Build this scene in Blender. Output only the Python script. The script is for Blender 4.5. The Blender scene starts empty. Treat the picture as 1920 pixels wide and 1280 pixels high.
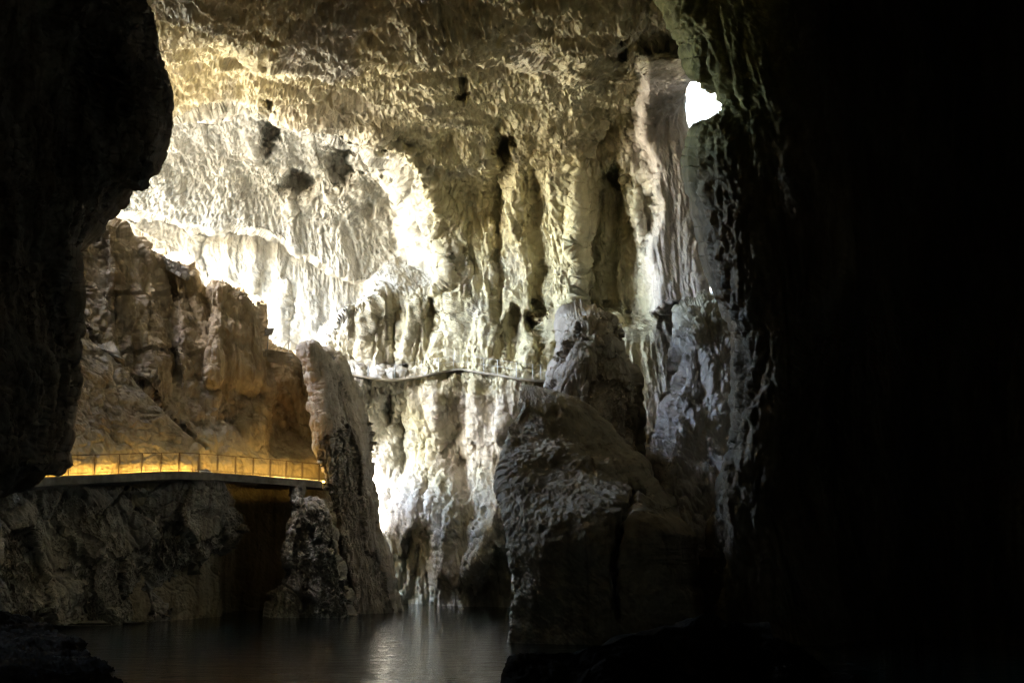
import bpy, math
import numpy as np

# ------------------------------------------------------------------ camera, sky, sun, exposure
scene = bpy.context.scene
COL = scene.collection
F_PX, PITCH, CAM_Z = 2318.0, math.radians(10.05), 3.0
cam_data = bpy.data.cameras.new('camera')
cam_data.sensor_width = 36.0
cam_data.lens = 36.0 * F_PX / 1920.0
cam_data.clip_start = 0.2
cam_data.clip_end = 5000.0
cam = bpy.data.objects.new('camera', cam_data)
COL.objects.link(cam)
cam.location = (0, 0, CAM_Z)
cam.rotation_euler = (math.radians(90) + PITCH, 0, 0)
scene.camera = cam

SUN_EL, SUN_AZ = math.radians(47), math.radians(-126)   # azimuth from +Y towards +X: the sun stands to the left
world = bpy.data.worlds.new('World')
scene.world = world
world.use_nodes = True
wn = world.node_tree
sky = wn.nodes.new('ShaderNodeTexSky')
sky.sky_type = 'NISHITA'
sky.sun_disc = False
sky.sun_elevation = SUN_EL
sky.sun_rotation = SUN_AZ
sky.air_density = 1.0
sky.dust_density = 1.5
bg = wn.nodes['Background']
bg.inputs['Strength'].default_value = 0.15
wn.links.new(sky.outputs[0], bg.inputs['Color'])

sun_data = bpy.data.lights.new('sun', 'SUN')
sun_data.energy = 5.0
sun_data.angle = math.radians(0.5)
sun_data.color = (1.0, 0.94, 0.84)
sun = bpy.data.objects.new('sun', sun_data)
COL.objects.link(sun)
from mathutils import Vector
sdir = Vector((math.sin(SUN_AZ) * math.cos(SUN_EL), math.cos(SUN_AZ) * math.cos(SUN_EL), math.sin(SUN_EL)))
sun.rotation_euler = sdir.to_track_quat('Z', 'Y').to_euler()
sun.location = (-60, 60, 90)

vs = scene.view_settings
vs.view_transform = 'Standard'
vs.look = 'None'
vs.gamma = 1.0
vs.use_curve_mapping = False
vs.exposure = 5.2
cy = scene.cycles
cy.max_bounces = 8
cy.diffuse_bounces = 5
cy.glossy_bounces = 3
cy.transmission_bounces = 2
cy.sample_clamp_indirect = 6.0
cy.use_denoising = True
cy.denoising_prefilter = 'NONE'
cy.caustics_reflective = False
cy.caustics_refractive = False

# ------------------------------------------------------------------ geometry from view angles
SP, CP = math.sin(PITCH), math.cos(PITCH)


def at(px, py, Y):
    """World point that stands Y metres ahead on the line of sight through a point of the photograph."""
    px, py, Y = np.broadcast_arrays(np.asarray(px, float), np.asarray(py, float), np.asarray(Y, float))
    cx = (px - 960.0) / F_PX
    cyy = (640.0 - py) / F_PX
    t = Y / (CP - cyy * SP)
    return np.stack([cx * t, Y, CAM_Z + (SP + cyy * CP) * t], -1)


rng = np.random.RandomState(7)
PERM = rng.permutation(256).astype(np.int32)
PERM = np.concatenate([PERM, PERM])
GR = rng.normal(size=(256, 3)).astype(np.float32)
GR /= np.linalg.norm(GR, axis=1)[:, None]


def noise(p):
    p = np.asarray(p, np.float32)
    i = np.floor(p)
    f = p - i
    i = i.astype(np.int32) & 255
    u = f * f * f * (f * (f * 6 - 15) + 10)
    out = 0
    for dx in (0, 1):
        a = PERM[(i[:, 0] + dx) & 255]
        wx = u[:, 0] if dx else 1 - u[:, 0]
        for dy in (0, 1):
            b = PERM[(a + i[:, 1] + dy) & 255]
            wy = u[:, 1] if dy else 1 - u[:, 1]
            for dz in (0, 1):
                g = GR[PERM[(b + i[:, 2] + dz) & 255]]
                wz = u[:, 2] if dz else 1 - u[:, 2]
                d = g[:, 0] * (f[:, 0] - dx) + g[:, 1] * (f[:, 1] - dy) + g[:, 2] * (f[:, 2] - dz)
                out = out + wx * wy * wz * d
    return out * 1.6


def fbm(p, octaves=4, gain=0.5, lac=2.03):
    s, a = 0, 1.0
    p = np.asarray(p, np.float32)
    for k in range(octaves):
        s = s + a * noise(p + 17.3 * k)
        p = p * lac
        a *= gain
    return s


def billow(p, octaves=3, gain=0.5):
    s, a = 0, 1.0
    p = np.asarray(p, np.float32)
    for k in range(octaves):
        s = s + a * (np.abs(noise(p + 31.7 * k)) * 2 - 0.6)
        p = p * 2.07
        a *= gain
    return s


def sm(a, b, x):
    t = np.clip((x - a) / (b - a), 0, 1)
    return t * t * (3 - 2 * t)


def sdist(poly, px, py):
    """Distance to a polygon's outline, positive inside."""
    poly = np.asarray(poly, np.float32)
    px = px.astype(np.float32)
    py = py.astype(np.float32)
    d = np.full(px.shape, 1e9, np.float32)
    inside = np.zeros(px.shape, bool)
    n = len(poly)
    for k in range(n):
        ax, ay = poly[k]
        bx, by = poly[(k + 1) % n]
        ex, ey = bx - ax, by - ay
        t = np.clip(((px - ax) * ex + (py - ay) * ey) / (ex * ex + ey * ey + 1e-9), 0, 1)
        d = np.minimum(d, np.hypot(px - ax - t * ex, py - ay - t * ey))
        if abs(ey) > 1e-9:
            c = ((ay > py) != (by > py)) & (px < ex * (py - ay) / ey + ax)
            inside ^= c
    return np.where(inside, d, -d)


def tps(points):
    """Thin-plate surface through scattered (px, py, depth) points."""
    pts = np.asarray(points, float)
    xy = pts[:, :2] / 500.0

    def ker(r2):
        return 0.5 * r2 * np.log(r2 + 1e-12)
    n = len(pts)
    A = np.zeros((n + 3, n + 3))
    A[:n, :n] = ker(((xy[:, None] - xy[None]) ** 2).sum(-1))
    A[:n, n] = 1
    A[:n, n + 1:] = xy
    A[n, :n] = 1
    A[n + 1:, :n] = xy.T
    A[:n, :n] += np.eye(n) * 1e-3
    w = np.linalg.solve(A, np.concatenate([pts[:, 2], [0, 0, 0]]))

    def f(px, py):
        sh = np.shape(px)
        q = np.stack([np.ravel(px), np.ravel(py)], -1) / 500.0
        out = np.zeros(len(q))
        for k in range(n):
            out += w[k] * ker(((q - xy[k]) ** 2).sum(-1))
        out += w[n] + q @ w[n + 1:]
        return out.reshape(sh)
    return f


# ------------------------------------------------------------------ materials
def nodes_of(name):
    m = bpy.data.materials.new(name)
    m.use_nodes = True
    nt = m.node_tree
    b = nt.nodes['Principled BSDF']
    return m, nt, b


def rock_material(name, dark, mid, light, rust=(0.30, 0.15, 0.05), grey=(0.30, 0.29, 0.27), scale=0.35,
                  streak=0.22, bump=0.6, rust_amt=0.45, grey_amt=0.6, rough=0.95, spec=0.12):
    m, nt, b = nodes_of(name)
    N, L = nt.nodes.new, nt.links.new
    geo = N('ShaderNodeNewGeometry')

    def mapped(sx, sy, sz):
        mp = N('ShaderNodeMapping')
        mp.inputs['Scale'].default_value = (sx, sy, sz)
        L(geo.outputs['Position'], mp.inputs['Vector'])
        return mp.outputs[0]

    def tex(vec, sc, det=5, rgh=0.6, dist=0.0):
        t = N('ShaderNodeTexNoise')
        t.inputs['Scale'].default_value = sc
        t.inputs['Detail'].default_value = det
        t.inputs['Roughness'].default_value = rgh
        t.inputs['Distortion'].default_value = dist
        L(vec, t.inputs['Vector'])
        return t.outputs['Fac']

    def ramp(fac, stops):
        r = N('ShaderNodeValToRGB')
        e = r.color_ramp.elements
        while len(e) < len(stops):
            e.new(0.5)
        for k, (p, c) in enumerate(stops):
            e[k].position = p
            e[k].color = (*c, 1) if len(c) == 3 else c
        L(fac, r.inputs[0])
        return r.outputs[0]

    def mix(fac, a, c, kind='MIX'):
        x = N('ShaderNodeMix')
        x.data_type = 'RGBA'
        x.blend_type = kind
        if isinstance(fac, float):
            x.inputs['Factor'].default_value = fac
        else:
            L(fac, x.inputs['Factor'])
        for s, v in ((6, a), (7, c)):
            if isinstance(v, tuple):
                x.inputs[s].default_value = (*v, 1)
            else:
                L(v, x.inputs[s])
        return x.outputs[2]

    def amt(fac, lo, hi, k):
        r = N('ShaderNodeMapRange')
        r.inputs['From Min'].default_value = lo
        r.inputs['From Max'].default_value = hi
        r.inputs['To Max'].default_value = k
        L(fac, r.inputs['Value'])
        return r.outputs[0]
    iso = mapped(1, 1, 1)
    ver = mapped(1, 1, streak)
    base = ramp(tex(ver, scale * 2.2, 7, 0.62, 0.4), [(0.30, dark), (0.5, mid), (0.70, light)])
    c = mix(amt(tex(iso, scale * 0.55, 4, 0.55, 0.6), 0.46, 0.66, grey_amt), base, grey)
    c = mix(amt(tex(ver, scale * 1.4, 6, 0.65, 1.0), 0.56, 0.72, rust_amt), c, rust)
    att = N('ShaderNodeAttribute')
    att.attribute_name = 'tint'
    sep = N('ShaderNodeSeparateColor')
    L(att.outputs['Color'], sep.inputs[0])
    ochre = ramp(tex(ver, scale * 2.8, 6, 0.65), [(0.3, (0.25, 0.215, 0.125)), (0.5, (0.47, 0.42, 0.24)), (0.72, (0.64, 0.60, 0.38))])
    c = mix(sep.outputs[0], c, ochre)
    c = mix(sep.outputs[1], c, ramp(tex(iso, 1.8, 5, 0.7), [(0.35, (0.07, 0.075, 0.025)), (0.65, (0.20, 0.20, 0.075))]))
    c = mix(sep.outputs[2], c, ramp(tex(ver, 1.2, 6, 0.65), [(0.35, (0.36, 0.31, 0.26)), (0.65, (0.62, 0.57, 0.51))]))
    c = mix(att.outputs['Alpha'], c, ramp(tex(ver, 1.0, 6, 0.65), [(0.35, (0.17, 0.165, 0.15)), (0.65, (0.31, 0.305, 0.285))]))
    # dark wet run marks and small pits
    c = mix(amt(tex(mapped(1, 1, 0.07), scale * 4.5, 5, 0.6, 0.3), 0.56, 0.70, 0.55), c, (0.055, 0.045, 0.035))
    c = mix(amt(tex(iso, 5.0, 4, 0.7), 0.36, 0.62, 0.5), c, mix(1.0, c, (1.25, 1.2, 1.12), 'MULTIPLY'))
    L(c, b.inputs['Base Color'])
    b.inputs['Roughness'].default_value = rough
    b.inputs['Specular IOR Level'].default_value = spec
    b1 = N('ShaderNodeBump')
    b1.inputs['Strength'].default_value = bump
    b1.inputs['Distance'].default_value = 0.12
    L(tex(mapped(1, 1, 0.6), 3.2, 9, 0.68, 0.3), b1.inputs['Height'])
    L(b1.outputs[0], b.inputs['Normal'])
    return m


M_WALL = rock_material('limestone_flowstone', (0.20, 0.185, 0.15), (0.385, 0.36, 0.305), (0.58, 0.555, 0.49),
                       grey=(0.38, 0.365, 0.325), rust=(0.31, 0.225, 0.13), rust_amt=0.35, grey_amt=0.6, bump=0.9)
M_BROWN = rock_material('brown_limestone', (0.15, 0.12, 0.08), (0.29, 0.24, 0.165), (0.45, 0.385, 0.285),
                        grey=(0.26, 0.24, 0.20), rust=(0.25, 0.155, 0.08), rust_amt=0.45, grey_amt=0.55)
M_GREY = rock_material('grey_limestone', (0.20, 0.185, 0.15), (0.37, 0.345, 0.285), (0.52, 0.49, 0.42),
                       grey=(0.33, 0.33, 0.30), rust=(0.26, 0.17, 0.07), rust_amt=0.3, grey_amt=0.6)
M_DARK = rock_material('shade_dark_limestone', (0.055, 0.042, 0.026), (0.125, 0.098, 0.06), (0.24, 0.19, 0.12),
                       grey=(0.13, 0.125, 0.10), rust=(0.15, 0.07, 0.025), rust_amt=0.5, grey_amt=0.5)  # shade of the near side is put into this dark colour
M_NEAR = rock_material('near_brown_limestone', (0.16, 0.115, 0.07), (0.40, 0.31, 0.20), (0.58, 0.48, 0.34),
                       grey=(0.24, 0.225, 0.19), rust=(0.32, 0.18, 0.08), rust_amt=0.6, grey_amt=0.5, scale=0.9)
M_BLOCK = rock_material('buff_limestone', (0.23, 0.19, 0.125), (0.37, 0.31, 0.21), (0.49, 0.42, 0.29),
                        grey=(0.24, 0.22, 0.17), rust=(0.24, 0.14, 0.06), streak=0.6, rust_amt=0.3, grey_amt=0.5, bump=0.4, spec=0.05)
M_SHADE = rock_material('shade_black_limestone', (0.008, 0.007, 0.005), (0.017, 0.014, 0.010), (0.035, 0.029, 0.022),
                      grey=(0.017, 0.016, 0.014), rust=(0.04, 0.025, 0.012), spec=0.0)  # black colour stands in for shade on the shore and ledge rocks
M_OUT = rock_material('pale_sunlit_limestone', (0.34, 0.33, 0.30), (0.52, 0.51, 0.47), (0.66, 0.65, 0.61),
                      grey=(0.5, 0.5, 0.48), rust_amt=0.1)


def plain(name, col, rough=0.6, metal=0.0, var=0.25, sc=6.0):
    m, nt, b = nodes_of(name)
    N, L = nt.nodes.new, nt.links.new
    t = N('ShaderNodeTexNoise')
    t.inputs['Scale'].default_value = sc
    t.inputs['Detail'].default_value = 6
    g = N('ShaderNodeNewGeometry')
    L(g.outputs['Position'], t.inputs['Vector'])
    r = N('ShaderNodeValToRGB')
    r.color_ramp.elements[0].position = 0.3
    r.color_ramp.elements[0].color = (*[c * (1 - var) for c in col], 1)
    r.color_ramp.elements[1].position = 0.7
    r.color_ramp.elements[1].color = (*[min(1, c * (1 + var)) for c in col], 1)
    L(t.outputs['Fac'], r.inputs[0])
    L(r.outputs[0], b.inputs['Base Color'])
    b.inputs['Roughness'].default_value = rough
    b.inputs['Metallic'].default_value = metal
    return m


M_CONC = plain('weathered_concrete', (0.30, 0.28, 0.23), 0.9, 0, 0.35, 2.5)
M_PALE = plain('pale_concrete', (0.27, 0.235, 0.17), 0.9, 0, 0.25, 2.5)
M_STEEL = plain('galvanised_steel', (0.50, 0.50, 0.50), 0.45, 0.6, 0.15)
M_RUSTY = plain('brown_weathered_steel', (0.16, 0.11, 0.06), 0.7, 0.3, 0.3)
M_LAMP = plain('dark_lamp_housing', (0.10, 0.11, 0.12), 0.5, 0.2, 0.15)
M_GROUND = plain('pale_bounce_ground', (0.50, 0.47, 0.40), 0.95, 0, 0.3, 0.6)


def emitter(name, col, s):
    m, nt, b = nodes_of(name)
    b.inputs['Base Color'].default_value = (*col, 1)
    b.inputs['Emission Color'].default_value = (*col, 1)
    b.inputs['Emission Strength'].default_value = s
    return m


M_GLOW = emitter('warm_light_strip', (1.0, 0.60, 0.15), 1.3)


def water_material():
    m, nt, b = nodes_of('dark_lake_water')
    N, L = nt.nodes.new, nt.links.new
    b.inputs['Base Color'].default_value = (0.007, 0.014, 0.013, 1)
    b.inputs['Roughness'].default_value = 0.06
    b.inputs['IOR'].default_value = 1.33
    g = N('ShaderNodeNewGeometry')
    mp = N('ShaderNodeMapping')
    mp.inputs['Scale'].default_value = (0.55, 1.0, 1)
    L(g.outputs['Position'], mp.inputs['Vector'])
    h = None
    for sc, st in ((1.3, 0.07), (4.5, 0.035)):
        t = N('ShaderNodeTexNoise')
        t.inputs['Scale'].default_value = sc
        t.inputs['Detail'].default_value = 4
        t.inputs['Distortion'].default_value = 0.5
        L(mp.outputs[0], t.inputs['Vector'])
        bp = N('ShaderNodeBump')
        bp.inputs['Strength'].default_value = 1.0
        bp.inputs['Distance'].default_value = st
        L(t.outputs['Fac'], bp.inputs['Height'])
        if h is not None:
            L(h, bp.inputs['Normal'])
        h = bp.outputs[0]
    L(h, b.inputs['Normal'])
    return m


M_WATER = water_material()


# ------------------------------------------------------------------ object helpers
def tag(o, label=None, cat=None, group=None, kind=None):
    if label:
        o['label'] = label
    if cat:
        o['category'] = cat
    if group:
        o['group'] = group
    if kind:
        o['kind'] = kind
    return o


def link(name, verts, faces, mat, parent=None, smooth=True, tint=None):
    me = bpy.data.meshes.new(name)
    verts = np.asarray(verts, np.float32)
    if isinstance(faces, np.ndarray):
        me.vertices.add(len(verts))
        me.vertices.foreach_set('co', verts.ravel())
        k = faces.shape[1]
        me.loops.add(faces.size)
        me.loops.foreach_set('vertex_index', faces.astype(np.int32).ravel())
        me.polygons.add(len(faces))
        me.polygons.foreach_set('loop_start', np.arange(0, faces.size, k, dtype=np.int32))
        me.polygons.foreach_set('loop_total', np.full(len(faces), k, np.int32))
        me.update(calc_edges=True)
    else:
        me.from_pydata([tuple(map(float, v)) for v in verts], [], faces)
        me.update()
    if smooth:
        me.polygons.foreach_set('use_smooth', np.ones(len(me.polygons), bool))
    if tint is not None:
        a = me.color_attributes.new('tint', 'FLOAT_COLOR', 'POINT')
        t = (tint if tint.shape[1] == 4 else np.concatenate([tint, np.zeros((len(tint), 1))], 1)).astype(np.float32)
        a.data.foreach_set('color', t.ravel())
    me.materials.append(mat)
    o = bpy.data.objects.new(name, me)
    COL.objects.link(o)
    if parent is not None:
        o.parent = parent
    return o


def empty(name, loc=(0, 0, 0)):
    o = bpy.data.objects.new(name, None)
    o.location = loc
    o.empty_display_size = 0.5
    COL.objects.link(o)
    return o


def grid_normals(P):
    ds = np.gradient(P, axis=1)
    dt = np.gradient(P, axis=0)
    n = np.cross(ds, dt)
    n /= np.linalg.norm(n, axis=-1, keepdims=True) + 1e-9
    view = P - np.array([0, 0, CAM_Z])
    flip = (n * view).sum(-1) > 0
    if flip.mean() > 0.5:
        n = -n
    return n


def interp(pairs):
    ys = [p[0] for p in pairs]
    xs = [p[1] for p in pairs]
    return lambda y: np.interp(y, ys, xs)


ATT = 1.0


def rock(name, y0, y1, XL, XR, depth, ns, nt, mat, disp=(), rl=(40, 4), rr=(40, 4), rt=(0, 0), thick=8.0, inset=0.12, tint=None,
         smap=None, jag=4.0):
    global ATT
    """A closed rock body: a modelled, displaced front face, sides that run back and a back face."""
    XL = interp(XL)
    XR = interp(XR)
    t = np.linspace(0, 1, nt)
    py = y0 + (y1 - y0) * t
    s = np.linspace(0, 1, ns)
    if rl[0] and rr[0]:
        s = 0.45 * (0.5 - 0.5 * np.cos(math.pi * s)) + 0.55 * s
    if smap:
        s = np.interp(s, [0, smap[1], 1], [0, smap[0], 1])
    xl, xr = XL(py), XR(py)
    if jag:
        q = np.stack([py / 34.0, np.full(nt, len(name) * 3.7), np.zeros(nt)], -1)
        wob_l = jag * fbm(q, 4, 0.55)
        wob_r = jag * fbm(q + 40, 4, 0.55)
    PX = xl[:, None] + (xr - xl)[:, None] * s[None]
    if jag:      # only the rim is ragged, the face keeps its grain
        PX = PX + wob_l[:, None] * np.exp(-(PX - xl[:, None]) / 9.0) + wob_r[:, None] * np.exp(-(xr[:, None] - PX) / 9.0)
    PY = np.repeat(py[:, None], ns, 1)
    Y = np.asarray(depth(PX, PY), float).copy()

    def rnd(d, dep):
        d = np.clip(d, 0, 1)
        return dep * (1 - np.sqrt(np.clip(1 - (1 - d) ** 2, 0, 1)))
    if rl[0]:
        Y += rnd((PX - PX[:, :1]) / rl[0], rl[1])
    if rr[0]:
        Y += rnd((PX[:, -1:] - PX) / rr[0], rr[1])
    if rt[0]:
        Y += rnd((PY - y0) / rt[0], rt[1])
    P = at(PX, PY, Y)
    eye = np.array([0, 0, CAM_Z])
    for f in disp:
        if getattr(f, 'ray', False):
            n = eye - P
            n = n / np.linalg.norm(n, axis=-1, keepdims=True)
        else:
            n = grid_normals(P)
        ATT = np.clip(0.22 / (1e-6 + np.maximum(np.linalg.norm(np.gradient(P, axis=1), axis=-1), np.linalg.norm(np.gradient(P, axis=0), axis=-1))), 0.05, 1.0).ravel() ** 1.3
        d = f(P.reshape(-1, 3), PX.ravel(), PY.ravel()).reshape(PX.shape)
        P = P + n * d[..., None]
    # the body runs back from its front face and narrows a little behind it
    ray = P - eye
    ray = ray / ray[..., 1:2]
    kb = 3
    mid = P.mean(1, keepdims=True)
    pull = (mid - P) * np.array([1, 0, 0]) * inset
    nb = max(6, ns // 8)
    bi = np.linspace(ns - 1, 0, nb).round().astype(int)
    B = P + ray * thick + pull
    right = [P[:, -1:] + (B[:, -1:] - P[:, -1:]) * k / kb for k in range(1, kb)]
    left = [P[:, :1] + (B[:, :1] - P[:, :1]) * k / kb for k in range(kb - 1, 0, -1)]
    Q = np.concatenate([P] + right + [B[:, bi]] + left, 1)
    nr, nc = Q.shape[:2]
    idx = np.arange(nr * nc).reshape(nr, nc)
    a = idx[:-1]
    b_ = idx[1:]
    f = np.stack([a, np.roll(a, -1, 1), np.roll(b_, -1, 1), b_], -1).reshape(-1, 4)
    V = Q.reshape(-1, 3)
    top = len(V)
    V = np.concatenate([V, Q[0].mean(0)[None] + [[0, 0, 0.05]], Q[-1].mean(0)[None]], 0)
    j = np.arange(nc)
    c1 = np.stack([np.full(nc, top), idx[0][(j + 1) % nc], idx[0], idx[0]], -1)
    c2 = np.stack([np.full(nc, top + 1), idx[-1], idx[-1][(j + 1) % nc], idx[-1][(j + 1) % nc]], -1)
    tri = np.concatenate([c1, c2])[:, :3]
    # quads and fans as one list of triangles
    F = np.concatenate([f[:, [0, 1, 2]], f[:, [0, 2, 3]], tri])
    if tint is not None:
        tv = tint(PX, PY)
        T = np.zeros((nr, nc, tv.shape[-1]))
        T[:, :ns] = tv
        T[:, ns:] = T[:, ns - 1:ns]
        T = np.concatenate([T.reshape(-1, tv.shape[-1]), T[0, :1], T[-1, :1]])
    else:
        T = np.zeros((len(V), 3))
    o = link(name, V, F, mat, tint=T)
    return o, P


def drapery(a1=1.0, a2=0.45, a3=0.2, zs=0.16, seed=0.0, f=0.4, shear=0.0, fine=0.09, fs=1.0):
    """Flowstone: soft upright swells, ribs with narrow creases, upright grain."""
    def fn(P, px, py):
        q = P.astype(np.float32) + seed
        w = np.stack([noise(q * 0.11 + 3), noise(q * 0.11 + 9), noise(q * 0.11 + 21)], -1)
        q = q + 1.1 * w
        q[:, 0] += shear * q[:, 2]
        st = q * np.array([1, 0.8, zs], np.float32)
        d = a1 * fbm(st * f, 2, 0.45)
        n2 = np.abs(noise(st * f * 2.1 + 5))
        d = d + a2 * (np.sqrt(n2 + 0.01) * 1.3 - 0.5)
        n3 = np.abs(noise(st * f * 5.0 * np.array([1, 1, 1.5], np.float32) + 11))
        d = d + ATT * a3 * (np.sqrt(n3 + 0.01) * 1.3 - 0.5)
        n4 = np.abs(noise(st * f * 11.0 * np.array([1, 1, 1.3], np.float32) + 19))
        d = d + ATT * a3 * 0.45 * (np.sqrt(n4 + 0.01) * 1.3 - 0.5)
        d = d + ATT * fine * (1.2 * fbm(q * np.array([2.2, 2.2, 0.42], np.float32) * fs, 4, 0.70) + 0.4 * fbm(q * np.array([3.0, 3.0, 2.4], np.float32) * fs + 60, 3, 0.65))
        return d
    return fn


def craggy(a0=1.2, a1=0.5, a2=0.22, a3=0.09, f=0.16, seed=0.0, stretch=(1, 1, 1)):
    """Broken rock: big swells, sharp joints between faces, rough grain."""
    st = np.array(stretch, np.float32)

    def fn(P, px, py):
        q = (P.astype(np.float32) + seed) * st
        w = np.stack([noise(q * 0.2 + 3), noise(q * 0.2 + 9), noise(q * 0.2 + 21)], -1)
        q = q + 1.2 * w
        d = a0 * fbm(q * f, 3, 0.5)
        n1 = noise(q * f * 2.6 + 4)
        n2 = noise(q * f * 5.9 + 14)
        d = d + a1 * (0.55 * np.abs(n1) - 0.9 * (1 - sm(0, 0.10, np.abs(n1))) * 0.5) - ATT * a1 * 0.35 * (1 - sm(0, 0.14, np.abs(n2)))
        d = d + ATT * a2 * fbm(q * f * 6.5 + 2, 4, 0.62) + ATT * a3 * fbm(q * f * 26 + 8, 3, 0.65)
        return d
    return fn


def facets(size=1.0, amp=0.25, tilt=0.25, joint=0.2, seed=0.0, stretch=(1, 1, 1)):
    """Fractured rock: every block sits a little proud or back, tilts its own way and ends at a sharp joint."""
    st = np.array(stretch, np.float32) / size

    def fn(P, px, py):
        q = (P.astype(np.float32) + seed)
        q = q + 0.35 * size * np.stack([noise(q * 0.7 / size + 3), noise(q * 0.7 / size + 9), noise(q * 0.7 / size + 21)], -1)
        q = q * st
        i0 = np.floor(q).astype(np.int32)
        f1 = np.full(len(q), 9.0, np.float32)
        f2 = np.full(len(q), 9.0, np.float32)
        val = np.zeros(len(q), np.float32)
        for dx in (-1, 0, 1):
            for dy in (-1, 0, 1):
                for dz in (-1, 0, 1):
                    c = i0 + np.array([dx, dy, dz], np.int32)
                    h = PERM[(PERM[(PERM[c[:, 0] & 255] + c[:, 1]) & 255] + c[:, 2]) & 255]
                    j = GR[h] * 0.38
                    v = q - (c + 0.5 + j)
                    r = np.sqrt((v * v).sum(1))
                    g = GR[(h + 77) & 255]
                    near = r < f1
                    f2 = np.where(near, f1, np.minimum(f2, r))
                    val = np.where(near, amp * g[:, 2] + tilt * size * (v * g).sum(1), val)
                    f1 = np.where(near, r, f1)
        return ATT * (val - joint * (1 - sm(0, 0.09, f2 - f1)))
    return fn


def pockets(items):
    """Hollows: (px, py, half width, half height, metres deep)."""
    def fn(P, px, py):
        d = np.zeros(len(P))
        wob = noise(P * np.array([0.7, 0.7, 0.4])) * 0.45
        wob2 = noise(P * 2.0 + 7) * 0.16
        for (x, y, rx, ry, dep) in items:
            rx, ry = rx * 1.2, ry * 1.25
            r = np.sqrt(((px - x) / rx) ** 2 + ((py - y) / ry) ** 2)
            near = r < 2.2
            rr_ = r[near] + wob[near] + wob2[near]
            v = np.clip((py[near] - y) / ry, -1, 1.3)
            h = np.clip((px[near] - x) / rx, -1, 1)
            d[near] -= dep * (1 - sm(0.35, 1.15, rr_)) * (0.62 - 0.38 * v) * (0.8 + 0.3 * h)
        return d
    fn.ray = True
    return fn


def crack(pts, depth, width):
    def fn(P, px, py):
        d = np.full(len(P), 1e9)
        for (ax, ay), (bx, by) in zip(pts[:-1], pts[1:]):
            ex, ey = bx - ax, by - ay
            t = np.clip(((px - ax) * ex + (py - ay) * ey) / (ex * ex + ey * ey), 0, 1)
            d = np.minimum(d, np.hypot(px - ax - t * ex, py - ay - t * ey))
        d = d + noise(P * 1.3) * width * 0.6
        return -depth * (1 - sm(0, width, d))
    return fn


# ------------------------------------------------------------------ far wall and vault of the lit chamber
vault = tps([
    (100, -400, 34), (700, -400, 32), (1500, -400, 30),
    (100, -60, 50), (500, -60, 50), (900, -60, 50), (1300, -60, 48), (1500, -60, 44),
    (150, 100, 66), (500, 100, 65), (800, 100, 64), (1100, 100, 65), (1290, 100, 68), (1480, 100, 62),
    (300, 200, 78), (450, 190, 77), (600, 220, 77), (750, 230, 76.5), (900, 200, 75), (1050, 200, 75), (1200, 200, 76), (1290, 200, 77),
    (700, 300, 82), (900, 300, 81), (1000, 300, 80), (1150, 300, 78), (1290, 300, 77),
    (850, 450, 87), (1000, 450, 83), (1150, 450, 79), (1300, 450, 77),
    (200, 350, 86), (400, 350, 87), (550, 350, 87), (650, 400, 87),
    (450, 500, 89), (600, 560, 89), (750, 560, 89), (900, 600, 86), (1050, 600, 82), (1200, 600, 78), (1350, 600, 76),
    (700, 700, 90), (850, 700, 86.5), (1000, 700, 82), (1200, 700, 78),
    (600, 800, 95), (750, 800, 91), (900, 800, 85), (1050, 800, 81), (1300, 800, 77),
    (700, 950, 93), (850, 950, 86.5), (950, 950, 83), (1300, 950, 77),
    (650, 1150, 94), (800, 1150, 89), (950, 1150, 83), (1300, 1150, 77)])
NICHE = [(-300, 215), (300, 203), (420, 190), (500, 207), (620, 240), (690, 262), (760, 305), (805, 380), (830, 470), (838, 545),
         (722, 556), (690, 575), (640, 605), (612, 640), (625, 690), (660, 740), (685, 800), (695, 950), (715, 1040), (725, 1200), (-300, 1200)]
SHELF = [(-300, 395), (250, 398), (330, 408), (390, 432), (430, 420), (480, 428), (540, 455), (610, 495), (680, 535), (722, 556), (690, 575), (640, 605), (612, 640), (625, 690), (660, 740), (685, 800), (695, 950), (715, 1040), (725, 1200), (-300, 1200)]
BUTT = [(1196, 90), (1400, 90), (1400, 592), (1215, 594), (1205, 480), (1225, 400), (1190, 250)]
ALCOVE = [(1130, 312), (1165, 318), (1180, 380), (1200, 470), (1215, 600), (1085, 600), (1092, 450), (1105, 370)]
ALCOVE2 = [(930, 245), (962, 250), (955, 380), (935, 430), (905, 400)]


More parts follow.
